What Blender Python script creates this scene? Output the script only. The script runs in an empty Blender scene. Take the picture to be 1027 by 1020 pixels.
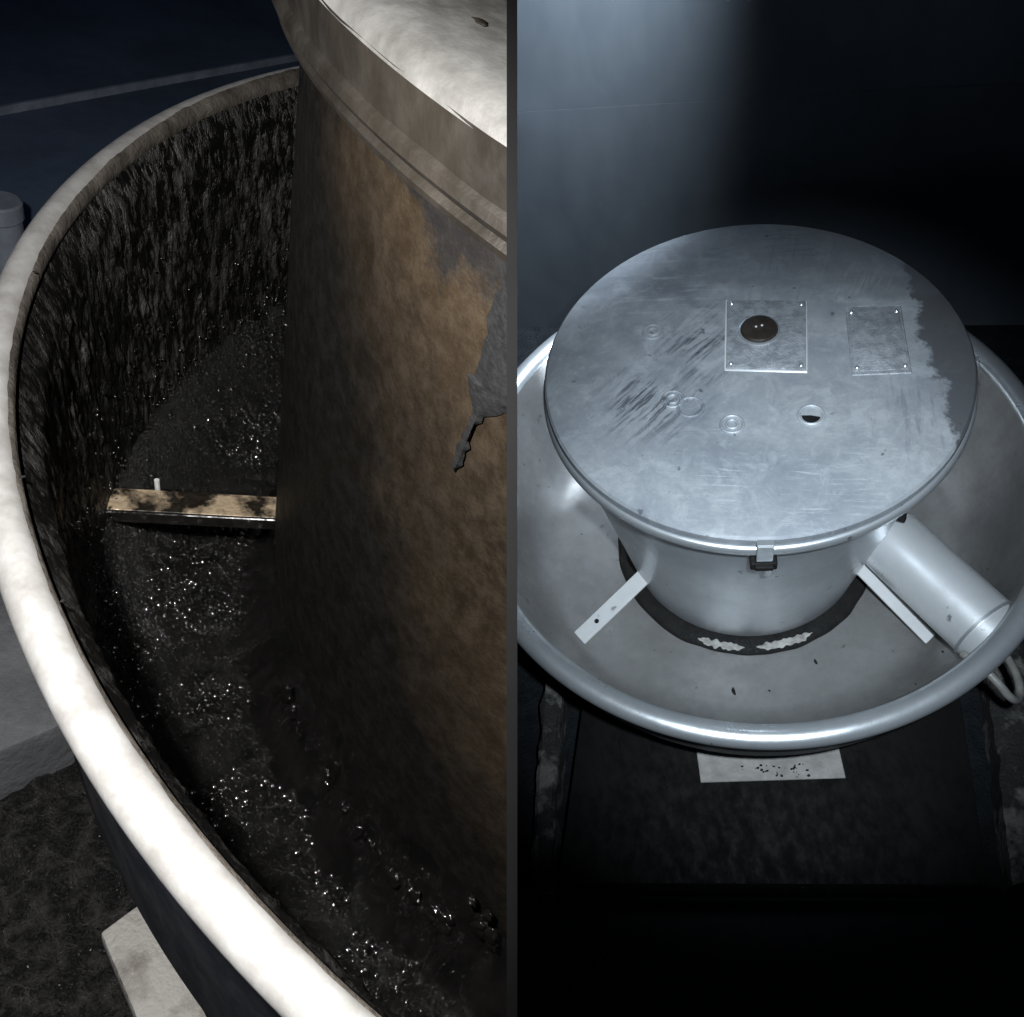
import bpy, bmesh, math, random
from mathutils import Matrix, Vector, noise
random.seed(7)
sc = bpy.context.scene
S = 0.55                                   # rim radius of both fans, metres
# ---------------------------------------------------------------- camera
RR = Matrix(((0.9751, -0.1370, -0.1744), (0.2125, 0.8020, 0.5582), (0.0634, -0.5813, 0.8112)))   # right roof -> camera
CR = Vector((-0.6104, -1.9037, 2.7246)) * S
RL = Matrix(((0.6235, 0.7504, 0.2193), (-0.6244, 0.3092, 0.7173), (0.4705, -0.5842, 0.6614)))    # left roof -> camera
CL = Vector((0.3859, -1.0941, 0.5703)) * S
CAM = Matrix.Translation(CR) @ RR.transposed().to_4x4()
cam = bpy.data.cameras.new('camera'); co = bpy.data.objects.new('camera', cam); sc.collection.objects.link(co)
# orthonormalise
q = CAM.to_quaternion(); CAM = Matrix.Translation(CR) @ q.to_matrix().to_4x4()
co.matrix_world = CAM
cam.sensor_width = 36; cam.lens = 950 / 1027 * 36; cam.clip_start = 0.02; cam.clip_end = 100
sc.camera = co
MR = Matrix.Identity(4)                                              # right roof: level
ql = RL.to_quaternion().to_matrix()
ML = CAM @ (ql.to_4x4() @ Matrix.Translation(-CL))                   # left roof: on its own slope
# ---------------------------------------------------------------- night sky
w = bpy.data.worlds.new('World'); sc.world = w; w.use_nodes = True
w.node_tree.nodes['Background'].inputs[0].default_value = (0.10, 0.16, 0.30, 1)
w.node_tree.nodes['Background'].inputs[1].default_value = 0.08
# ---------------------------------------------------------------- lamps (night: a phone flash on each side, wall fills added)
def spot(name, campos, target, power, col, angle, rad=0.012, blend=0.5):
    l = bpy.data.lights.new(name, 'SPOT'); l.energy = power; l.color = col
    l.spot_size = math.radians(angle); l.spot_blend = blend; l.shadow_soft_size = rad
    o = bpy.data.objects.new(name, l); sc.collection.objects.link(o)
    p = CAM @ Vector(campos); t = CAM @ Vector(target)
    o.location = p; o.rotation_euler = (t - p).to_track_quat('-Z', 'Y').to_euler(); return o
spot('flash', (-0.10, 0.075, -0.05), (-0.18, -0.12, -0.75), 25, (1.0, 0.98, 0.95), 100, 0.012)
spot('flash', (0.10, 0.06, 0.02), (0.47, -0.09, -1.75), 205, (0.80, 0.915, 1.0), 44, 0.02, 1.0)
def lampw(name, loc, aim, power, ang):
    l = bpy.data.lights.new(name, 'SPOT'); l.energy = power; l.color = (0.76, 0.88, 1.0); l.shadow_soft_size = 0.05; l.spot_size = math.radians(ang); l.spot_blend = 1
    o = bpy.data.objects.new(name, l); sc.collection.objects.link(o); o.location = Vector(loc) * S
    o.rotation_euler = (Vector(aim) - Vector(loc)).to_track_quat('-Z', 'Y').to_euler()
lampw('wall_glow_fill', (.35, 1.0, 2.2), (-2.4, 2.2, -1.6), 440, 75)          # added fill with no fitting, washes the wall for a hazy glow
lampw('hidden_wall_fill', (-.15, .72, -.15), (-1.1, 1.6, -.05), 190, 90)           # added unseen fill behind the clean fan, evens out the wall glow
sc.view_settings.view_transform = 'Standard'; sc.view_settings.look = 'None'; sc.view_settings.gamma = 1; sc.view_settings.exposure = 0
# ---------------------------------------------------------------- materials
def nt(name):
    m = bpy.data.materials.new(name); m.use_nodes = True; n = m.node_tree
    return m, n, n.nodes['Principled BSDF']
def N(n, t, **k):
    x = n.nodes.new(t)
    for a, b in k.items(): setattr(x, a, b)
    return x
def coords(n, scale=(1, 1, 1), rot=(0, 0, 0), vt='POINT'):
    c = N(n, 'ShaderNodeTexCoord'); m = N(n, 'ShaderNodeMapping', vector_type=vt); m.inputs['Scale'].default_value = scale; m.inputs['Rotation'].default_value = rot
    n.links.new(c.outputs['Object'], m.inputs[0]); return m.outputs[0]
def tex(n, vec, scale, detail=6, rough=0.6, lo=0.35, hi=0.65, dist=0.0):
    t = N(n, 'ShaderNodeTexNoise'); t.inputs['Scale'].default_value = scale; t.inputs['Detail'].default_value = detail
    t.inputs['Roughness'].default_value = rough; t.inputs['Distortion'].default_value = dist; n.links.new(vec, t.inputs['Vector'])
    r = N(n, 'ShaderNodeMapRange'); r.inputs[1].default_value = lo; r.inputs[2].default_value = hi
    n.links.new(t.outputs[0], r.inputs[0]); return r.outputs[0]
def mix(n, f, a, b):
    m = N(n, 'ShaderNodeMix', data_type='RGBA')
    if isinstance(f, (int, float)): m.inputs[0].default_value = f
    else: n.links.new(f, m.inputs[0])
    for i, v in ((6, a), (7, b)):
        if isinstance(v, tuple): m.inputs[i].default_value = (*v, 1)
        else: n.links.new(v, m.inputs[i])
    return m.outputs[2]
def mth(n, op, a, b=0.0, clamp=False):
    m = N(n, 'ShaderNodeMath', operation=op); m.use_clamp = clamp
    for i, v in ((0, a), (1, b)):
        if isinstance(v, (int, float)): m.inputs[i].default_value = v
        else: n.links.new(v, m.inputs[i])
    return m.outputs[0]
def rng(n, f, a, b):
    r = N(n, 'ShaderNodeMapRange'); r.inputs[3].default_value = a; r.inputs[4].default_value = b; n.links.new(f, r.inputs[0]); return r.outputs[0]
def bump(n, p, h, strength, dist=0.002):
    b = N(n, 'ShaderNodeBump'); b.inputs['Strength'].default_value = strength; b.inputs['Distance'].default_value = dist
    n.links.new(h, b.inputs['Height']); n.links.new(b.outputs[0], p.inputs['Normal'])
def simple(name, c1, c2, scale=20, r0=0.4, r1=0.6, metal=0.0, bs=0.2, stretch=(1, 1, 1), bd=0.002, lo=.35, hi=.65, spec=.5, ior=1.5):
    m, n, p = nt(name); p.inputs['Specular IOR Level'].default_value = spec; p.inputs['IOR'].default_value = ior; v = coords(n, stretch); f = tex(n, v, scale, lo=lo, hi=hi); g = tex(n, v, scale * 6, 4)
    n.links.new(mix(n, f, c1, c2), p.inputs['Base Color']); n.links.new(rng(n, g, r0, r1), p.inputs['Roughness'])
    p.inputs['Metallic'].default_value = metal
    if bs: bump(n, p, mth(n, 'ADD', f, mth(n, 'MULTIPLY', g, 0.6)), bs, bd)
    return m
def clean_metal(name, base, dark, metal=0.55, r0=.32, r1=.5):
    m, n, p = nt(name); v = coords(n)
    big = tex(n, v, 5, 8, .65, .38, .62); fine = tex(n, v, 60, 6, .7, .3, .7)
    streak = tex(n, coords(n, (1, 1, .12)), 40, 5, .6, .45, .75)
    c = mix(n, mth(n, 'MULTIPLY', big, .55), base, dark); c = mix(n, mth(n, 'MULTIPLY', fine, .25), c, dark)
    speck = tex(n, v, 34, 3, .5, .70, .74); c = mix(n, mth(n, 'MULTIPLY', speck, .7), c, (.10, .09, .08))
    n.links.new(mix(n, mth(n, 'MULTIPLY', streak, .25), c, dark), p.inputs['Base Color'])
    n.links.new(rng(n, mth(n, 'ADD', mth(n, 'MULTIPLY', big, .6), mth(n, 'MULTIPLY', fine, .4)), r0, r1), p.inputs['Roughness'])
    p.inputs['Metallic'].default_value = metal; bump(n, p, fine, .06, .001); return m
HL0 = .546
def lid_metal():
    m, n, p = nt('weathered_lid_aluminium'); c0 = N(n, 'ShaderNodeTexCoord'); v = c0.outputs['Object']
    sx = N(n, 'ShaderNodeSeparateXYZ'); n.links.new(v, sx.inputs[0])
    big = tex(n, v, 6, 9, .68, .36, .64); fine = tex(n, v, 55, 8, .75, .3, .7)
    c = mix(n, big, (.46, .48, .50), (.22, .24, .27)); c = mix(n, mth(n, 'MULTIPLY', fine, .45), c, (.17, .19, .22))
    # rubbed strokes, three directions
    for rot, amt, lo, hi, col, sc_, cx, cy, rad in ((.60, .95, .50, .58, (.05, .06, .075), 9, -.18, -.03, .12), (.60, .95, .49, .57, (.05, .06, .075), 9, -.06, .06, .11), (-.27, .7, .52, .60, (.62, .65, .69), 9, -.04, .25, .17), (-.27, .6, .52, .62, (.10, .11, .13), 9, .10, .22, .16), (1.15, .6, .52, .62, (.12, .13, .15), 9, .12, .17, .13), (-.3, .4, .55, .63, (.66, .68, .71), 14, -.02, -.24, .2), (.9, .8, .50, .58, (.55, .57, .60), 12, .235, .13, .06), (1.3, .5, .54, .62, (.14, .15, .17), 9, .2, -.17, .13)):
        st = tex(n, coords(n, (.9, 1 / 11, 1), (0, 0, rot), 'TEXTURE'), sc_, 6, .7, lo, hi, .25)
        dv = N(n, 'ShaderNodeVectorMath', operation='DISTANCE'); dv.inputs[1].default_value = (cx, cy, HL0 * S); n.links.new(v, dv.inputs[0])
        fall = N(n, 'ShaderNodeMapRange'); fall.inputs[1].default_value = rad; fall.inputs[2].default_value = rad * .35; n.links.new(dv.outputs['Value'], fall.inputs[0])
        mk = mth(n, 'MULTIPLY', tex(n, v, 9 + rot, 4, .6, .38, .55), fall.outputs[0])
        c = mix(n, mth(n, 'MULTIPLY', mth(n, 'MULTIPLY', st, mk), amt), c, col)
    cl = tex(n, v, 2.6, 10, .72, .42, .58, .6); c = mix(n, mth(n, 'MULTIPLY', cl, .35), c, (.20, .215, .24))
    rub = tex(n, v, 16, 10, .75, .50, .62, .8); c = mix(n, mth(n, 'MULTIPLY', rub, .35), c, (.52, .545, .57))
    # old wet stain along one edge: ragged outline
    rag = N(n, 'ShaderNodeTexNoise'); rag.inputs['Scale'].default_value = 18; rag.inputs['Detail'].default_value = 10; rag.inputs['Roughness'].default_value = .7; n.links.new(v, rag.inputs['Vector'])
    e = mth(n, 'ADD', mth(n, 'ADD', mth(n, 'MULTIPLY', sx.outputs[0], .95), mth(n, 'MULTIPLY', sx.outputs[1], -.16)), mth(n, 'MULTIPLY', rag.outputs[0], .09))
    r = N(n, 'ShaderNodeMapRange'); r.inputs[1].default_value = .307; r.inputs[2].default_value = .315; n.links.new(e, r.inputs[0])
    c = mix(n, mth(n, 'MULTIPLY', r.outputs[0], .88), c, (.075, .076, .082))
    # second, fainter stain toward the back
    rag2 = N(n, 'ShaderNodeTexNoise'); rag2.inputs['Scale'].default_value = 7; rag2.inputs['Detail'].default_value = 5; n.links.new(v, rag2.inputs['Vector'])
    e2 = mth(n, 'ADD', mth(n, 'ADD', mth(n, 'MULTIPLY', sx.outputs[1], .9), mth(n, 'MULTIPLY', sx.outputs[0], .35)), mth(n, 'MULTIPLY', rag2.outputs[0], .2))
    r2 = N(n, 'ShaderNodeMapRange'); r2.inputs[1].default_value = .245; r2.inputs[2].default_value = .27; n.links.new(e2, r2.inputs[0])
    c = mix(n, mth(n, 'MULTIPLY', r2.outputs[0], .5), c, (.13, .14, .16))
    sp = tex(n, v, 40, 3, .5, .70, .73); c = mix(n, mth(n, 'MULTIPLY', sp, .7), c, (.07, .07, .07))
    n.links.new(c, p.inputs['Base Color']); n.links.new(rng(n, big, .42, .62), p.inputs['Roughness']); p.inputs['Metallic'].default_value = .35
    bump(n, p, mth(n, 'ADD', fine, mth(n, 'MULTIPLY', big, 1.5)), .10, .0015); return m
def drum_dirty():
    m, n, p = nt('oil_filmed_brown_drum'); v = coords(n)
    a = tex(n, v, 9, 8, .65, .36, .64); b = tex(n, v, 95, 6, .75, .38, .62); st = tex(n, coords(n, (1, 1, .5)), 40, 5, .6, .5, .75)
    c = mix(n, a, (.024, .0165, .0098), (.012, .0086, .0055)); c = mix(n, mth(n, 'MULTIPLY', b, .5), c, (.038, .027, .0165))
    c = mix(n, mth(n, 'MULTIPLY', st, .35), c, (.014, .010, .0075))
    # peeled grey-black grease blotches and runs with ragged outlines
    sz = N(n, 'ShaderNodeSeparateXYZ'); n.links.new(v, sz.inputs[0]); bn = N(n, 'ShaderNodeTexNoise'); bn.inputs['Scale'].default_value = 16; bn.inputs['Detail'].default_value = 9; bn.inputs['Roughness'].default_value = .66; n.links.new(v, bn.inputs['Vector'])
    be = mth(n, 'ADD', mth(n, 'ADD', sz.outputs[2], mth(n, 'MULTIPLY', sz.outputs[0], .25)), mth(n, 'MULTIPLY', bn.outputs[0], .12)); br = N(n, 'ShaderNodeMapRange'); br.inputs[1].default_value = .203; br.inputs[2].default_value = .213; n.links.new(be, br.inputs[0])
    bl = br.outputs[0]; c = mix(n, mth(n, 'MULTIPLY', bl, .85), c, (.0075, .0077, .0085))
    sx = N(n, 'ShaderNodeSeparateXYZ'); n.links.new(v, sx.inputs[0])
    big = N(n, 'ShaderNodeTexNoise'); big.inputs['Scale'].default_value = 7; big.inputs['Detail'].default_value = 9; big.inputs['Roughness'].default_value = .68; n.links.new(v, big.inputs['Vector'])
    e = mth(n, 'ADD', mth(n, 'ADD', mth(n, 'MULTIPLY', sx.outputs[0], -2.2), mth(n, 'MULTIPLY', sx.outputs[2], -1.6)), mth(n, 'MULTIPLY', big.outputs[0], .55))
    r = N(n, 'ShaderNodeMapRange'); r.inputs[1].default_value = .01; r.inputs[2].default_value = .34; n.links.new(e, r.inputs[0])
    c = mix(n, mth(n, 'MULTIPLY', r.outputs[0], .96), c, (.0028, .0025, .0022))  # colour darkens towards the left and the foot, noisy edge
    n.links.new(c, p.inputs['Base Color']); n.links.new(rng(n, b, .38, .6), p.inputs['Roughness']); p.inputs['Specular IOR Level'].default_value = .22
    bump(n, p, mth(n, 'ADD', b, mth(n, 'MULTIPLY', bl, -1.5)), .25, .0015); return m
def crust_mat():
    m, n, p = nt('baked_grease_crust'); v = coords(n)
    a = tex(n, coords(n, (1, 1, .32)), 85, 6, .65, .50, .66); b = tex(n, coords(n, (1, 1, .5)), 150, 4, .6, .50, .66); pat = tex(n, coords(n, (1, 1, .55)), 7, 6, .65, .42, .60, .5)
    f = mth(n, 'MULTIPLY', mth(n, 'ADD', mth(n, 'MULTIPLY', a, .8), mth(n, 'MULTIPLY', b, .6), True), rng(n, pat, .18, 1))
    n.links.new(mix(n, f, (.0035, .0033, .0032), (.062, .058, .055)), p.inputs['Base Color'])
    n.links.new(rng(n, a, .38, .75), p.inputs['Roughness']); p.inputs['Specular IOR Level'].default_value = .3
    bump(n, p, mth(n, 'ADD', a, mth(n, 'MULTIPLY', b, .7)), .8, .003); return m
MT = dict(
    lid=lid_metal(), drum=clean_metal('clean_drum_steel', (.52, .55, .58), (.34, .36, .385), .72, .26, .40),
    bowl=clean_metal('spun_bowl_aluminium', (.36, .358, .355), (.15, .145, .14), .72, .40, .55),
    bead=clean_metal('rim_bead_aluminium', (.66, .69, .72), (.40, .42, .44), .78, .24, .40),
    duct=clean_metal('bright_duct_aluminium', (.78, .80, .82), (.58, .60, .62), .6, .26, .38),
    strap=clean_metal('zinc_strap', (.66, .67, .68), (.48, .48, .48), .3, .4, .6),
    plate=simple('pitted_zinc_plate', (.37, .39, .42), (.22, .235, .255), 60, .38, .6, .4, .45, bd=.002),
    plug=simple('brown_rubber_plug', (.013, .010, .008), (.03, .022, .016), 60, .35, .5, 0, .3),
    black=simple('black_gasket', (.004, .004, .0042), (.009, .0085, .008), 40, .6, .85, 0, .25, spec=.2),
    residue=simple('dry_pale_residue', (.36, .35, .33), (.18, .17, .16), 70, .7, .9, 0, .6),
    deck=simple('black_greasy_steel', (.0018, .0018, .0018), (.0038, .0036, .0034), 9, .62, .9, 0, .12, (1, .6, 1), spec=.15),
    tar=simple('black_tar_roof', (.008, .0095, .0115), (.014, .016, .019), 30, .55, .9, 0, .8, bd=.006, spec=.1),
    plaster=simple('dirty_grey_mortar', (.10, .095, .088), (.008, .008, .008), 14, .7, .9, 0, .8, lo=.42, hi=.52, bd=.004),
    tag=simple('pale_metal_strip', (.30, .285, .27), (.20, .19, .18), 30, .5, .7, .1, .15),
    wall=simple('slate_painted_wall', (.065, .075, .086), (.040, .048, .058), 3.0, .6, .8, 0, .12, (1, 1, .5), lo=.2, hi=.8),
    divider=simple('dark_divider_bar', (.0035, .0036, .0038), (.005, .005, .0052), 8, .85, .95, 0, 0, spec=0.02),
    ground=simple('night_asphalt', (.012, .012, .013), (.02, .02, .02), 20, .8, .95, 0, .2),
    conduit=simple('grey_plastic_cable', (.20, .195, .185), (.12, .115, .11), 40, .4, .6, 0, .1),
    grime=simple('brown_rim_grime', (.095, .084, .072), (.03, .025, .02), 40, .5, .8, 0, .4),
    lidd=simple('grimy_lid_aluminium', (.165, .163, .158), (.07, .068, .064), 22, .35, .6, .35, .12),
    band=simple('grimy_lid_band', (.022, .0185, .0145), (.006, .005, .004), 12, .35, .6, .3, .25, (1, 1, .6)),
    beadd=simple('worn_rim_aluminium', (.42, .417, .41), (.29, .28, .268), 60, .30, .46, .42, .03),
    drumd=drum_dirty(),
    crust=crust_mat(),
    greasefloor=simple('tarry_grease', (.003, .003, .003), (.010, .0095, .009), 60, .08, .28, 0, 1.0, (1, 1, 1), .004, spec=.5),
    wet=simple('wet_black_grease', (.004, .004, .004), (.008, .007, .006), 40, .05, .12, 0, 0, spec=1.0, ior=2.4),
    slick=simple('slick_black_grease', (.003, .003, .003), (.006, .005, .005), 40, .04, .08, 0, 0, spec=.8, ior=1.75),
    grit=simple('gritty_grease', (.006, .006, .006), (.055, .053, .05), 70, .25, .6, 0, 1.0, bd=.004, lo=.45, hi=.75),
    crustrun=simple('dry_grease_run', (.006, .006, .0065), (.012, .012, .013), 50, .45, .7, 0, .3, spec=.25),
    rust=simple('stained_strap', (.36, .28, .19), (.012, .009, .006), 30, .3, .6, .2, .5, (1, 1, 1), .002, .44, .56),
    curb=simple('lead_grey_slab', (.10, .104, .112), (.055, .058, .062), 18, .7, .9, 0, .5),
    bracket=simple('speckled_grey_bracket', (.26, .25, .235), (.12, .11, .10), 40, .6, .85, 0, .5, lo=.45, hi=.7),
    navy=simple('navy_roof_coating', (.085, .12, .185), (.055, .078, .125), 6, .6, .85, 0, .25),
    skin=simple('shadow_blue_skin', (.008, .011, .019), (.004, .005, .009), 9, .5, .8, 0, .2, spec=.3),
    seam=simple('grey_roof_seam', (.26, .30, .38), (.16, .19, .24), 30, .6, .8, 0, .2),
    white=simple('dull_white_pipe', (.25, .28, .33), (.16, .18, .22), 14, .5, .7, 0, .2))
# ---------------------------------------------------------------- helpers
PN = (CAM.to_3x3() @ Vector((1, 0, 0))).normalized(); PC = CAM.translation
HALF = 0.00112
class B:
    def __init__(s): s.bm = bmesh.new()
    def lathe(s, prof, a0=0, a1=360, n=160, fn=None):
        full = abs(a1 - a0) >= 359.9; k = n if full else n + 1; rings = []
        for i in range(k):
            a = math.radians(a0 + (a1 - a0) * i / n); row = []
            for (r, h) in prof:
                if fn: r, h = fn(a, r, h)
                row.append(s.bm.verts.new((r * math.cos(a), r * math.sin(a), h)))
            rings.append(row)
        for i in range(n):
            A_, B_ = rings[i], rings[(i + 1) % k]
            for j in range(len(prof) - 1): s.bm.faces.new((A_[j], B_[j], B_[j + 1], A_[j + 1]))
        return s
    def box(s, c, d, M=None):
        r = bmesh.ops.create_cube(s.bm, size=1)['verts']
        for v in r:
            v.co = Vector((v.co.x * d[0] + c[0], v.co.y * d[1] + c[1], v.co.z * d[2] + c[2]))
            if M: v.co = M @ v.co
        return s
    def prism(s, poly, z0, z1):
        lo = [s.bm.verts.new((x, y, z0)) for x, y in poly]; hi = [s.bm.verts.new((x, y, z1)) for x, y in poly]; k = len(poly)
        s.bm.faces.new(lo[::-1]); s.bm.faces.new(hi)
        for i in range(k): s.bm.faces.new((lo[i], lo[(i + 1) % k], hi[(i + 1) % k], hi[i]))
        return s
    def tube(s, pts, rad, n=16, cap=True):
        pts = [Vector(p) for p in pts]; rings = []; rad = rad if isinstance(rad, (list, tuple)) else [rad] * len(pts)
        up = Vector((0, 0, 1)); t0 = (pts[1] - pts[0]).normalized()
        if abs(t0.dot(up)) > .9: up = Vector((1, 0, 0))
        for i, p in enumerate(pts):
            t = (pts[min(i + 1, len(pts) - 1)] - pts[max(i - 1, 0)]).normalized(); u = t.cross(up).normalized(); v = u.cross(t)
            rings.append([s.bm.verts.new(p + (u * math.cos(2 * math.pi * k / n) + v * math.sin(2 * math.pi * k / n)) * rad[i]) for k in range(n)])
        for i in range(len(pts) - 1):
            for k in range(n): s.bm.faces.new((rings[i][k], rings[i][(k + 1) % n], rings[i + 1][(k + 1) % n], rings[i + 1][k]))
        if cap: s.bm.faces.new(rings[0][::-1]); s.bm.faces.new(rings[-1])
        return s
    def blob(s, c, r, sq=(1, 1, 1), sub=1, wob=0.0, M=None):
        vs = bmesh.ops.create_icosphere(s.bm, subdivisions=sub, radius=1)['verts']; o = random.random() * 99
        for v in vs:
            k = 1 + wob * noise.noise(v.co * 1.7 + Vector((o, 0, 0))); d = Vector((v.co.x * sq[0], v.co.y * sq[1], v.co.z * sq[2])) * r * k
            if M: d = M @ d
            v.co = d + Vector(c)
        return s
    def bevel(s, w, seg=2):
        bmesh.ops.recalc_face_normals(s.bm, faces=s.bm.faces)
        bmesh.ops.bevel(s.bm, geom=[e for e in s.bm.edges if e.is_manifold and e.calc_face_angle(0) > .6], offset=w, segments=seg, affect='EDGES', profile=.5); return s
    def make(s, name, mat, parent=None, M=None, side=0, smooth=35, loc=None, scale=True):
        bm = s.bm; M = M or Matrix.Identity(4)
        if scale: bmesh.ops.scale(bm, vec=(S, S, S), verts=bm.verts)
        bmesh.ops.recalc_face_normals(bm, faces=bm.faces)
        if side:                                    # trim where the divider sheet stands
            Mi = M.inverted(); nrm = Mi.to_3x3() @ PN; c = Mi @ (PC + PN * HALF * side * 1.15)
            bmesh.ops.bisect_plane(bm, geom=bm.verts[:] + bm.edges[:] + bm.faces[:], plane_co=c, plane_no=nrm * -side, clear_outer=True, dist=1e-6)
        if loc: bmesh.ops.translate(bm, vec=-Vector(loc), verts=bm.verts)
        me = bpy.data.meshes.new(name); bm.to_mesh(me); bm.free()
        me.materials.append(MT[mat]); me.shade_smooth()
        if smooth < 180: me.set_sharp_from_angle(angle=math.radians(smooth))
        o = bpy.data.objects.new(name, me); sc.collection.objects.link(o)
        if parent: o.parent = parent
        else: o.matrix_world = M @ Matrix.Translation(loc) if loc else M
        return o
def tag(o, label=None, cat=None, kind=None, group=None):
    for k, v in (('label', label), ('category', cat), ('kind', kind), ('group', group)):
        if v: o[k] = v
    return o
def empty(name, M, label, cat):
    o = bpy.data.objects.new(name, None); sc.collection.objects.link(o); o.matrix_world = M; o.empty_display_size = .1
    return tag(o, label, cat)
def arc(cx, cy, r, a0, a1, n):
    return [(cx + r * math.cos(math.radians(a0 + (a1 - a0) * i / n)), cy + r * math.sin(math.radians(a0 + (a1 - a0) * i / n))) for i in range(n + 1)]
# ================================================================ the setting
tag(B().prism([(-14, -14), (14, -14), (14, 14), (-14, 14)], -5.6, -5.5).make('ground', 'ground'), kind='structure')
roof = B().prism([(-1.6, -0.93), (2.2, -1.62), (4.2, 2.0), (-2.6, 4.0)], -1.0, -.80).make('roof', 'tar', None, MR, 1); tag(roof, kind='structure')
# wall behind the clean fan
wd = Vector((-2.161, .689)).normalized(); wn = Vector((.689, 2.161)).normalized(); w0 = Vector((1.504, .937)) + wn * .12
def wall_prism(a, b, z0, z1, off, th):
    p = [w0 + wd * a + wn * off, w0 + wd * b + wn * off, w0 + wd * b + wn * (off + th), w0 + wd * a + wn * (off + th)]
    return B().prism([(v.x, v.y) for v in p], z0, z1)
wall = empty('wall', MR, 'slate blue painted panel wall rising behind the clean fan', 'wall')
for (z0, z1) in ((-.8, .4495), (.45, 2.2), (2.2005, 4.2)):
    for (a, b) in ((-2.2, 4.4),):
        wall_prism(a, b, z0, z1, 0, .1).bevel(.0006, 1).make('panel', 'wall', wall, MR, 1)
wall_prism(-2.2, 4.4, -.8, 4.2, .101, .05).make('backing', 'wall', wall, MR, 1)
# added sheet for the bar between the two views; keeps their flashes apart
db = B(); zf = -.20
pl = [(zf, -.5), (zf, .75), (-2.5, 3.2), (-7, 3.2), (-7, -5), (-2.5, -5)]
f0 = [db.bm.verts.new((-HALF, y, z)) for z, y in pl]; f1 = [db.bm.verts.new((HALF, y, z)) for z, y in pl]
db.bm.faces.new(f0); db.bm.faces.new(f1[::-1])
for i in range(6): db.bm.faces.new((f0[i], f0[(i + 1) % 6], f1[(i + 1) % 6], f1[i]))
d_ = db.make('divider_sheet', 'divider', None, CAM, 0, 35, None, False)
tag(d_, 'added thin dark sheet as the dividing bar between the dirty fan and the clean fan', 'divider')
# ================================================================ right: clean fan
FR = empty('exhaust_fan', MR, 'clean silver upblast exhaust fan with round lid sitting in an open bowl', 'exhaust fan')
def pr(name, b, mat, parent=None, smooth=35): return b.make(name, mat, parent or FR, MR, 1, smooth)
HL = .546
# lid
prof = [(0, HL + .004), (.2, HL + .0035), (.45, HL + .002), (.585, HL + .0005), (.618, HL - .004), (.625, HL - .012), (.626, HL - .03), (.623, HL - .042), (.626, HL - .052), (.632, HL - .060), (.633, HL - .070), (.628, HL - .079), (.618, HL - .082), (.585, HL - .078), (.55, HL - .075)]
lid = pr('lid', B().lathe(prof, n=220), 'lid')
pr('lid_lip', B().lathe([(.6275, HL - .046)] + [(.624 + .0125 * math.cos(t), HL - .0635 + .0185 * math.sin(t)) for t in [math.pi / 2 - i * math.pi / 8 for i in range(9)]] + [(.620, HL - .083)], n=220), 'bead', lid)
# drum
pr('drum', B().lathe([(.578, HL - .078), (.580, .42), (.562, .30), (.518, .06), (.472, -.18), (.432, -.40), (.428, -.425), (.418, -.435), (.38, -.437)], n=200), 'drum')
pr('gasket', B().lathe([(.30, -.445), (.44, -.452), (.466, -.4595), (.474, -.464), (.479, -.472)], n=160, fn=lambda a, r, h: (r + .006 * noise.noise(Vector((a * 6, r * 3, 0))), h)), 'black')
# bowl
bp = [(.40, -.478), (.47, -.4755), (.52, -.470), (.60, -.463), (.68, -.455), (.725, -.444), (.765, -.42), (.80, -.38), (.835, -.32), (.868, -.24), (.893, -.16), (.91, -.08), (.92, -.02), (.9245, .004)]
bowl = pr('bowl', B().lathe(bp, n=220, fn=lambda a, r, h: (r + .0025 * noise.noise(Vector((math.cos(a) * 2, math.sin(a) * 2, h * 3))), h)), 'bowl')
pr('rim_bead', B().lathe([(.961 + .038 * math.cos(t), -.004 + .032 * math.sin(t)) for t in [math.pi * 1.15 - i * math.pi * 1.95 / 22 for i in range(23)]], n=240), 'bead', bowl)
pr('outer_skin', B().lathe([(.965, -.036), (.955, -.10), (.93, -.25), (.87, -.40), (.76, -.52), (.62, -.60), (.60, -.625)], n=160), 'bowl', bowl)
# breather tube
t0 = Vector((.405, -.30, -.15)); t1 = Vector((.588, -.737, -.15)); td = (t1 - t0)
tb = pr('breather_tube', B().tube([t0 + td * k / 6 for k in range(7)], .112, 48), 'duct')
pr('tube_flange', B().tube([t0 + td * .865, t0 + td * .885], .117, 48), 'drum', tb)
# straps (flat bars, slightly bent ends)
def strap(p0, p1, wd_, th, lab, hole):
    p0 = Vector(p0); p1 = Vector(p1); d = (p1 - p0); L = d.length; d.normalize(); u = d.cross(Vector((0, 0, 1))).normalized(); n_ = u.cross(d)
    M = Matrix((d, u, n_)).transposed().to_4x4(); M.translation = p0
    b = B().box((L / 2, 0, 0), (L, wd_, th), M); b.box((-.004, 0, .02), (.008, wd_, .045), M)
    s_ = pr('strap', b.bevel(.0015, 1), 'strap')
    if lab: s_['label'] = lab
    for k in hole: pr('bolt_hole', B().lathe([(.0001, .0), (.009, .0), (.009, -.002)], n=16).xf(M @ Matrix.Translation((k * L, 0, th / 2 + .0012))), 'black', s_)
    return s_
def xf(s, M): bmesh.ops.transform(s.bm, matrix=M, verts=s.bm.verts); return s
B.xf = xf
strap((-.398, -.150, -.30), (-.690, -.300, -.402), .062, .010, 'wide flat strap with one bolt hole', (.74,))
strap((.322, -.316, -.285), (.484, -.576, -.398), .050, .010, 'narrow plain flat strap', ())
for p in ((-.40, -.155, -.262), (.40, -.32, .02), (.385, -.335, -.16)):
    pr('bracket_bolt', B().tube([Vector(p), Vector(p) * 1.05 + Vector((0, 0, .004))], .017, 6), 'black')
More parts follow.
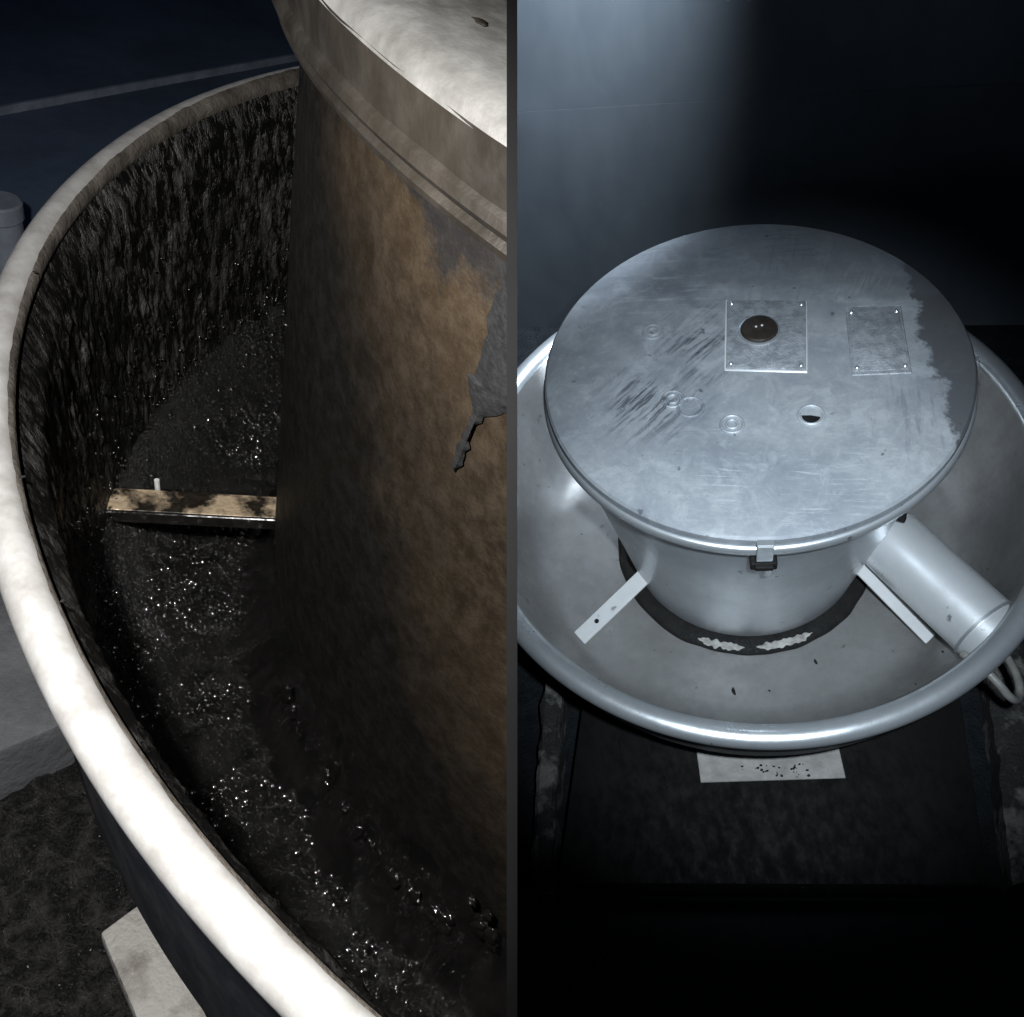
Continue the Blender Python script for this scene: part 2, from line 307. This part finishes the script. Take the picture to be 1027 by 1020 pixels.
# lid latch
la = math.radians(-102.5); LM = Matrix.Rotation(la, 4, 'Z')
lt = pr('latch', B().box((.6415, 0, HL - .052), (.006, .044, .075), LM).box((.628, 0, HL - .0135), (.03, .044, .006), LM).bevel(.002, 1), 'bead')
pr('latch_catch', B().box((.615, 0, HL - .125), (.05, .072, .034), LM).box((.645, 0, HL - .12), (.012, .05, .02), LM).bevel(.003, 1), 'black', lt)
pr('latch_tongue', B().box((.640, .012, HL - .155), (.006, .02, .03), LM).bevel(.002, 1), 'bead', lt)
# plates on the lid
def quadplate(pts, z0, z1, name, lab):
    b = B().prism(pts, z0, z1).bevel(.004, 2); o = pr(name, b, 'plate'); o['label'] = lab
    c = Vector((sum(p[0] for p in pts) / 4, sum(p[1] for p in pts) / 4))
    for q_ in pts:
        q2 = c + (Vector(q_) - c) * .88
        pr('screw', B().lathe([(.0001, z1 + .0045), (.0045, z1 + .004), (.0075, z1 + .0008), (.0075, z1 - .001)], n=14).xf(Matrix.Translation((q2.x, q2.y, 0))), 'bead', o)
    return o
zt = HL + .0035
P1 = [(-.078, -.013), (.138, -.088), (.224, .182), (.0, .262)]
P2 = [(.264, -.131), (.409, -.167), (.470, .073), (.330, .113)]
def grow(P, k, dx=0, dy=0):
    c = Vector((sum(p[0] for p in P) / 4, sum(p[1] for p in P) / 4)); return [tuple(c + (Vector(p) - c) * k + Vector((dx, dy))) for p in P]
quadplate(P1, zt - .002, zt + .009, 'access_plate', 'square plate holding the brown round plug')
quadplate(P2, zt - .002, zt + .005, 'access_plate', 'narrow blank plate without a plug')
pr('sealant', B().prism(grow(P1, 1.045), zt - .003, zt + .003).bevel(.003, 1), 'strap'); pr('sealant', B().prism(grow(P2, 1.10), zt - .003, zt + .0022).bevel(.003, 1), 'plate')
TP = Matrix.Translation((.055, .103, zt + .009))
pg = pr('plug', B().lathe([(.0001, .016), (.040, .0155), (.051, .013), (.055, .008), (.056, -.002)], n=40).xf(TP), 'plug')
pr('plug_collar', B().lathe([(.056, .005), (.062, .003), (.064, -.002)], n=40).xf(TP), 'bead', pg)
for dx in (-.009, .009): pr('plug_pin', B().blob((.055 + dx, .106, zt + .0255), .004, (1, 1, .7), 2), 'strap', pg)
# pressed rings
def ring(x, y, R_, name='pressed_ring', w=.0065, hgt=.0075, inner=True, a0=0, a1=360):
    def one(rad): return [(rad - w, -.002), (rad - w * .6, hgt * .7), (rad, hgt), (rad + w * .6, hgt * .7), (rad + w, -.002)]
    b = B().lathe(one(R_), a0, a1, n=36)
    if inner: b.lathe(one(R_ * .5), a0, a1, n=24)
    pr(name, b.xf(Matrix.Translation((x, y, zt - .001))), 'lid', lid)
ring(-.25, .206, .030, hgt=.005); ring(-.256, -.083, .031); ring(-.214, -.127, .036, inner=False); ring(-.117, -.222, .031); ring(.101, -.250, .034, inner=False, w=.007)
pr('dimple', B().lathe([(.0001, .0006), (.016, .0009), (.026, .0012), (.026, 0)], 165, 330, n=24).xf(Matrix.Translation((.101, -.250, zt))), 'black', lid)
# peeled pale residue in the gasket ring
def ragged(r0, r1, a0, a1, seed, h):
    b = B(); nA = 40; rows = []
    for i in range(nA + 1):
        a = math.radians(a0 + (a1 - a0) * i / nA); e = min(1, 5 * min(i, nA - i) / nA + .08); row = []
        for j in range(5):
            t = (j / 4 - .5) * e; c_ = (r0 + r1) / 2 + .004 * noise.noise(Vector((a * 22, seed, 0)))
            r = c_ + t * (r1 - r0) * (1 + .8 * noise.noise(Vector((a * 28, seed + (j > 2) * 5, 1)))); row.append(b.bm.verts.new((r * math.cos(a), r * math.sin(a), h + .002 * (j not in (0, 4)) + .0008 * noise.noise(Vector((a * 90, r * 90, 0))))))
        rows.append(row)
    for i in range(nA):
        for j in range(4): b.bm.faces.new((rows[i][j], rows[i + 1][j], rows[i + 1][j + 1], rows[i][j + 1]))
    return b
pr('residue_patch', ragged(.446, .474, -126, -105, 3, -.452), 'residue'); pr('residue_patch', ragged(.444, .472, -100, -74, 8, -.452), 'residue')
pr('grease_drip', B().blob((-.20, -.60, -.462), .014, (.5, 1.4, .3), 2, .6), 'black')
pr('grease_drip', B().blob((.105, -.545, -.465), .008, (.5, 1.3, .4), 2, .6), 'black')
for _ in range(46):
    a = random.uniform(0, 360); k = random.random(); r = .52 + .36 * k
    h = -.47 + (.015 * (r - .52) / .2 if r < .72 else .015 + max(0, (r - .72) / .2) ** 1.6 * .36)
    pr('speck', B().blob((r * math.cos(math.radians(a)), r * math.sin(math.radians(a)), h + .001), random.uniform(.002, .005), (1, 1, .5), 1, .6), 'black', bowl)
def crm(P, k):
    P = [Vector(p) for p in P]; out = []
    for i in range(len(P) - 1):
        a, b, c, d = P[max(i - 1, 0)], P[i], P[i + 1], P[min(i + 2, len(P) - 1)]
        for j in range(k):
            t = j / k; out.append(.5 * (2 * b + (c - a) * t + (2 * a - 5 * b + 4 * c - d) * t * t + (3 * b - a - 3 * c + d) * t ** 3))
    return out + [P[-1]]
# cable loop at the rim
pr('cable_loop', B().tube(crm([(.45, -.77, -.10), (.475, -.83, -.075), (.50, -.885, -.08), (.525, -.92, -.11), (.555, -.925, -.15), (.585, -.90, -.18), (.605, -.85, -.19), (.61, -.78, -.20), (.60, -.70, -.22)], 6), .0125, 14), 'conduit')
# ---------------- curb deck below, strips, tag
deck = B().prism([(-.70, -.35), (-.935, -1.075), (.415, -1.325), (.60, -.62), (.60, .5), (-.70, .5)], -.80, -.625).bevel(.006, 2).make('curb_box', 'deck', None, MR, 1)
tag(deck, 'black grease coated steel curb box under the clean silver fan', 'curb box')
tg = B().prism([(-.380, -.835), (.102, -.915), (.116, -.80), (-.366, -.72)], -.6245, -.618).bevel(.002, 1).make('label_strip', 'tag', None, MR, 1)
tag(tg, 'pale bare metal strip with black specks on the curb box below the rim', 'strip')
for _ in range(34):
    k = random.gauss(.56, .13); j = random.random(); x = -.374 + .482 * k; y = -.835 - .08 * k + .05 * j + .004
    B().blob((x, y, -.618), random.uniform(.0015, .0065), (1, .8, .3), 1, .7).make('speck', 'black', tg, MR, 1)
def rough_strip(name, pts, z0, z1, lab, cat, seed):
    b = B(); n_ = 26; L0, L1, R0, R1 = [Vector(p) for p in pts]; top = []
    for i in range(n_ + 1):
        t = i / n_; l = L0.lerp(L1, t); r = R0.lerp(R1, t); row = []
        for j in range(7):
            s_ = j / 6; jit = .018 * noise.noise(Vector((t * 9, seed, j == 6))) if j in (0, 6) else 0
            p = l.lerp(r, s_); p = p + (r - l).normalized() * jit
            row.append(b.bm.verts.new((p.x, p.y, z1 + .008 * noise.noise(Vector((p.x * 25, p.y * 25, seed))) - (.012 if j in (0, 6) else 0))))
        top.append((row, b.bm.verts.new((row[0].co.x, row[0].co.y, z0)), b.bm.verts.new((row[6].co.x, row[6].co.y, z0))))
    for i in range(n_):
        a_, b_ = top[i], top[i + 1]
        for j in range(6): b.bm.faces.new((a_[0][j], b_[0][j], b_[0][j + 1], a_[0][j + 1]))
        b.bm.faces.new((a_[1], b_[1], b_[0][0], a_[0][0])); b.bm.faces.new((a_[0][6], b_[0][6], b_[2], a_[2]))
    return tag(b.make(name, 'plaster', None, MR, 1), lab, cat)
rough_strip('mortar_strip', [(-.86, -.30), (-1.04, -1.10), (-.785, -.30), (-.965, -1.10)], -.80, -.63, 'rough grey mortar strip along the side of the black curb box near the divider', 'mortar strip', 1)
rough_strip('mortar_strip', [(.74, -.55), (.50, -1.33), (.88, -.55), (.66, -1.33)], -.80, -.66, 'broken dark mortar strip beside the curb box under the cable loop', 'mortar strip', 5)
for (x, y) in [(-.29 + .32 * random.random() * (1 if i < 26 else 1.8), -1.165 - .055 * (i % 3) * .5 - .03 * random.random()) for i in range(34)]:
    B().blob((x, y - .09 * (x + .28), -.6245), random.uniform(.0012, .003), (1, .7, .6), 1).make('grease_droplet', 'wet', deck, MR, 1)
for i in range(26):
    x, y = (-.60 - .10 * i / 25, -.58 - .22 * i / 25) if i < 13 else (-.50 - .0 * i, -.76 - .014 * (i - 13))
    B().blob((x + random.gauss(0, .006), y, -.6245), random.uniform(.001, .0035), (1, 1.6, .5), 1).make('grease_droplet', 'wet', deck, MR, 1)
# ================================================================ left: dirty fan
FL = empty('exhaust_fan', ML, 'grease caked upblast exhaust fan with brown oily drum and worn silver rim', 'exhaust fan')
def pf(name, b, mat, parent=None, smooth=35): return b.make(name, mat, parent or FL, ML, -1, smooth)
A0, A1 = 120, 330
llid = pf('lid', B().lathe([(0, .414), (.5, .410), (.70, .405), (.737, .402), (.750, .398), (.758, .391), (.761, .382)], A0, A1, 160), 'lidd')
pf('lid_band', B().lathe([(.7607, .384), (.760, .37), (.756, .350)], A0, A1, 160, fn=lambda a, r, h: (r + .0012 * noise.noise(Vector((a * 14, h * 20, 0))), h)), 'band', llid)
pf('lid_bead', B().lathe([(.754, .352), (.760, .347), (.761, .341), (.757, .336), (.752, .334), (.750, .331), (.754, .327), (.752, .322), (.746, .319), (.735, .322)], A0, A1, 160), 'band', llid)
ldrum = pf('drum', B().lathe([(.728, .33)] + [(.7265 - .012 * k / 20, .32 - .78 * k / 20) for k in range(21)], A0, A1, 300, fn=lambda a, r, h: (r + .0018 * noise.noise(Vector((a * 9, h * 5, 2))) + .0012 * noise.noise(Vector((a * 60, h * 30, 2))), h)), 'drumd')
def fb(v, oct=4):
    return noise.fractal(v, 1.0, 2.1, oct)
# crusted bowl wall
def wallfn(a, r, h):
    k = max(0, min(1, (h + .44) / .2)) * max(0, min(1, -h / .06)); c, s_ = math.cos(a) * .95, math.sin(a) * .95
    d = .004 * fb(Vector((c * 24, s_ * 24, h * 4))) + .0045 * fb(Vector((c * 80, s_ * 80, h * 22)), 3) + .0035 * noise.noise(Vector((c * 170, s_ * 170, h * 60)))
    return r - (abs(d) * 1.1 + .002) * k - .002 * (1 - k), h
wp = [(.9655 - .012 * min(1, k / 5) - .028 * (k / 60), -.004 - .37 * k / 60) for k in range(61)]
lbowl = pf('bowl', B().lathe(wp, A0, A1 - 30, 620, fn=wallfn), 'crust', None, 180)
# tarry floor
def floorfn(a, r, h):
    c, s_ = math.cos(a) * r, math.sin(a) * r
    return r, h + .010 * fb(Vector((c * 22, s_ * 22, 1))) + .0045 * fb(Vector((c * 75, s_ * 75, 4)), 3) + .003 * noise.noise(Vector((c * 190, s_ * 190, 0)))
fp = []
for k in range(60):
    t = k / 59; r = .94 - .232 * t; u = max(0, (r - .82) / .1); fp.append((r, -.462 + .10 * u ** 2.2))
pf('bowl_floor', B().lathe(fp, A0, A1 - 30, 620, fn=floorfn), 'greasefloor', lbowl, 180)
lrim = pf('rim_bead', B().lathe([(.983 + .0165 * math.cos(t), -.002 + .0165 * math.sin(t)) for t in [math.pi * 1.2 - i * math.pi * 1.9 / 24 for i in range(25)]], A0, A1 - 20, 320, fn=lambda a, r, h: (r + .0009 * noise.noise(Vector((a * 4, 0, 0))), h + .0006 * noise.noise(Vector((a * 5, 3, 0))))), 'beadd', lbowl)
pf('outer_skin', B().lathe([(.982, -.018), (.969, -.10), (.964, -.30), (.93, -.40), (.85, -.52), (.74, -.62)], A0, A1, 160), 'skin', lbowl)  # shadow band outside the rim is put into the dark blue colour
def grimefn(a, t, _):
    k = t / 6; far = max(0, min(1, (a - 3.0) / 1.1)); e0 = 62 + 76 * far + (14 - 9 * far) * fb(Vector((a * 7, 1, 0))) + 5 * noise.noise(Vector((a * 60, 2, 0))); tt = math.radians(e0 + (212 - e0) * k); rr = .0163 + .0012 * min(1, k * 6)
    return .983 + rr * math.cos(tt), -.002 + rr * math.sin(tt)
pf('grime_band', B().lathe([(k, 0) for k in range(7)], A0, A1 - 20, 700, fn=grimefn), 'grime', lbowl)
# wet grease ring round the drum foot
def ringfn(a, r, h):
    c, s_ = math.cos(a), math.sin(a); d = .010 * fb(Vector((c * 16, s_ * 16, h * 14)), 3) + .006 * noise.noise(Vector((c * 50, s_ * 50, h * 40))) + .003 * noise.noise(Vector((c * 130, s_ * 130, h * 100)))
    return r + d * .7, h + d * .6
pf('wet_grease_ring', B().lathe([(.708, -.30), (.716, -.33), (.722, -.36), (.726, -.39), (.729, -.415), (.734, -.435), (.742, -.452), (.752, -.462), (.76, -.472)], 150, 300, 700, fn=ringfn), 'slick', ldrum, 180)
# wet folds of grease hanging at the drum foot
for ang, hh, sz in ((-102.8, -.385, .011), (-99.5, -.40, .006), (-94.4, -.393, .010), (-90.2, -.394, .013), (-89.6, -.44, .008), (-86.5, -.389, .006), (-83.7, -.40, .010), (-81.5, -.39, .008), (-79.3, -.378, .012), (-78.3, -.405, .010), (-74.2, -.346, .012), (-76, -.31, .007)):
    for _ in range(4):
        a = math.radians(ang + random.gauss(0, .8)); r = .728; k = sz * random.uniform(.35, .75)
        pf('grease_fold', B().blob((r * math.cos(a), r * math.sin(a), hh + random.gauss(0, .008)), k, (random.uniform(.7, 1.5), random.uniform(.5, .9), random.uniform(.9, 2.2)), 3, .6), 'slick', ldrum, 180)
# strap
def strapL(p0, p1, wd_, th):
    p0 = Vector(p0); p1 = Vector(p1); d = (p1 - p0); L = d.length; d.normalize(); u = d.cross(Vector((0, 0, 1))).normalized(); n_ = u.cross(d)
    M = Matrix((d, u, n_)).transposed().to_4x4(); M.translation = p0; return M, L
M_, L_ = strapL((-.400, -.585, -.335), (-.522, -.768, -.345), .04, .008)
ls = pf('strap', B().box((L_ / 2, 0, 0), (L_, .042, .007), M_).bevel(.0015, 1), 'rust')
pf('strap_edge', B().box((L_ / 2, -.024, -.004), (L_, .005, .018), M_).bevel(.001, 1), 'wet', ls)
pf('strap_foot', B().box((.004, .0, .014), (.008, .044, .03), M_).bevel(.001, 1), 'rust', ls)
pf('strap_bolt', B().tube([M_ @ Vector((L_ * .74, .026, -.004)), M_ @ Vector((L_ * .74, .026, .016))], .0035, 8), 'strap', ls)
# grease droplets
gd = B()
def drop(a, r, h, s_, nx=0, flat=.6): gd.blob((r * math.cos(a), r * math.sin(a), h), s_, (1, 1, flat), 1, .5)
for _ in range(3000):
    a = math.radians(random.uniform(-190, -75)); r = .92 - .185 * random.random() ** .8
    if fb(Vector((math.cos(a) * r * 9, math.sin(a) * r * 9, 5)), 2) < random.uniform(-.25, .25): continue
    u = max(0, (r - .82) / .1); drop(a, r, floorfn(a, r, -.462 + .10 * u ** 2.2)[1] + .001, random.choice((.002, .0026, .0032, .0042, .006)), 0, .4)
for _ in range(700):
    a = math.radians(random.uniform(-185, -110)); h = -.12 - .25 * random.random() ** .5; r = .945 - .03 * (-h / .37)
    if random.random() > (-h / .4): continue
    gd.blob((r * math.cos(a), r * math.sin(a), h), random.choice((.001, .0013, .0017, .0022)), (1, 1, 1.2), 1, .5)
g_ = pf('grease_droplets', gd, 'wet', FL, 180); g_['kind'] = 'stuff'
# bolt on the drum
ba = math.radians(-84.2); pf('drum_bolt', B().tube([(.722 * math.cos(ba), .722 * math.sin(ba), .195), (.731 * math.cos(ba), .731 * math.sin(ba), .195)], .0045, 6), 'band', ldrum)
dr = B(); rows = []; nD = 60
for i in range(nD + 1):
    h = .31 - .17 * i / nD; t = i / nD; wdt = (3.6 if t < .55 else 3.6 - 2.9 * min(1, (t - .55) / .12)) if t < .97 else .35
    ac = -86.0 - (1.0 * max(0, t - .5) * 2) + (.0 if t < .55 else -.7); row = []
    for j in range(5):
        a = math.radians(ac + (j / 4 - .5) * wdt + (.5 * fb(Vector((h * 40, j * .3, 0))) + .25 * noise.noise(Vector((h * 160, j, 3)))) * (j in (0, 4)))
        r = .7275 + (.0016 if j in (1, 2, 3) else -.0012); row.append(dr.bm.verts.new((r * math.cos(a), r * math.sin(a), h)))
    rows.append(row)
for i in range(nD):
    for j in range(4): dr.bm.faces.new((rows[i][j], rows[i + 1][j], rows[i + 1][j + 1], rows[i][j + 1]))
pf('grease_run', dr, 'crustrun', ldrum)
for px_, py_, sz_ in ((-.02, -.69, .007), (.03, -.72, .005), (.055, -.685, .008), (-.06, -.70, .004), (.09, -.71, .006), (.01, -.64, .006)):
    pf('pit', B().blob((px_, py_, .4055), sz_, (1.6, .8, .25), 2, .7), 'band', llid)
# rim nicks
for a, s_ in ((-103, .0016), (-121, .0012), (-95, .0012), (-170, .0012)):
    a = math.radians(a); pf('nick', B().blob((.966 * math.cos(a), .966 * math.sin(a), .014), s_, (1, 1.4, .5), 2, .7), 'black', lrim)
# ---------------- left roof
lr = B().prism([(-7, -4), (2.5, -4), (2.5, 6), (-7, 6)], -.90, -.80).make('roof', 'navy', None, ML, -1); tag(lr, kind='structure')
gp = B(); nx, ny = 150, 60; vv = []
for i in range(nx + 1):
    row = []
    for j in range(ny + 1):
        x = -.9 + 1.2 * i / nx; y = -1.25 + .45 * j / ny
        row.append(gp.bm.verts.new((x, y, -.70 + .018 * fb(Vector((x * 18, y * 18, 0))) + .010 * fb(Vector((x * 60, y * 60, 3)), 3))))
    vv.append(row)
for i in range(nx):
    for j in range(ny): gp.bm.faces.new((vv[i][j], vv[i + 1][j], vv[i + 1][j + 1], vv[i][j + 1]))
for _ in range(900):
    i = random.randrange(nx); j = random.randrange(ny); p_ = vv[i][j].co
    if fb(Vector((p_.x * 7, p_.y * 7, 9)), 2) > random.uniform(-.3, .5): gp.blob(p_ + Vector((0, 0, .001)), random.choice((.002, .003, .004, .006)), (1, 1, .7), 1, .7)
gg = gp.make('grease_bed', 'grit', None, ML, -1, 180); tag(gg, 'lumpy black grease and grit piled on the roof outside the dirty fan rim', 'grease', 'stuff')
sl = B().prism([(-.80, -.80), (-.40, -.885), (-.40, -1.0), (-.80, -1.0)], -.80, -.60).bevel(.008, 2).make('curb_slab', 'curb', None, ML, -1); tag(sl, 'lead grey slab lying just outside the dirty fan rim', 'slab')
bk = B().prism([(-.125, -.962), (-.133, -.906), (.06, -.905), (.06, -.972)], -.66, -.62).bevel(.004, 2).make('hinge_plate', 'bracket', None, ML, -1); tag(bk, 'speckled pale grey hinge plate on the grease outside the dirty fan rim', 'hinge plate')
sm = B().box((-2.75, .35, -.79), (.022, 5.0, .03), Matrix.Rotation(math.radians(0), 4, 'Z'))
s0 = Vector((-2.65, -.22)); s1 = Vector((-2.948, .93)); sdv = (s1 - s0).normalized(); sn = Vector((-sdv.y, sdv.x)) * .0055
pp = [s0 - sdv * 2 + sn, s1 + sdv * 4 + sn, s1 + sdv * 4 - sn, s0 - sdv * 2 - sn]
sm.bm.free(); sm = B().prism([(v.x, v.y) for v in pp], -.80, -.775).make('roof_seam', 'seam', None, ML, -1); tag(sm, 'thin pale raised seam running straight across the navy roof', 'seam')
vp = B().lathe([(.0001, -.60), (.045, -.60), (.05, -.605), (.05, -.64), (.045, -.645), (.045, -.80)], n=32).xf(Matrix.Translation((-1.78, -.50, 0))).make('vent_pipe', 'white', None, ML, -1)
tag(vp, 'short dull white vent pipe standing on the navy roof', 'pipe')
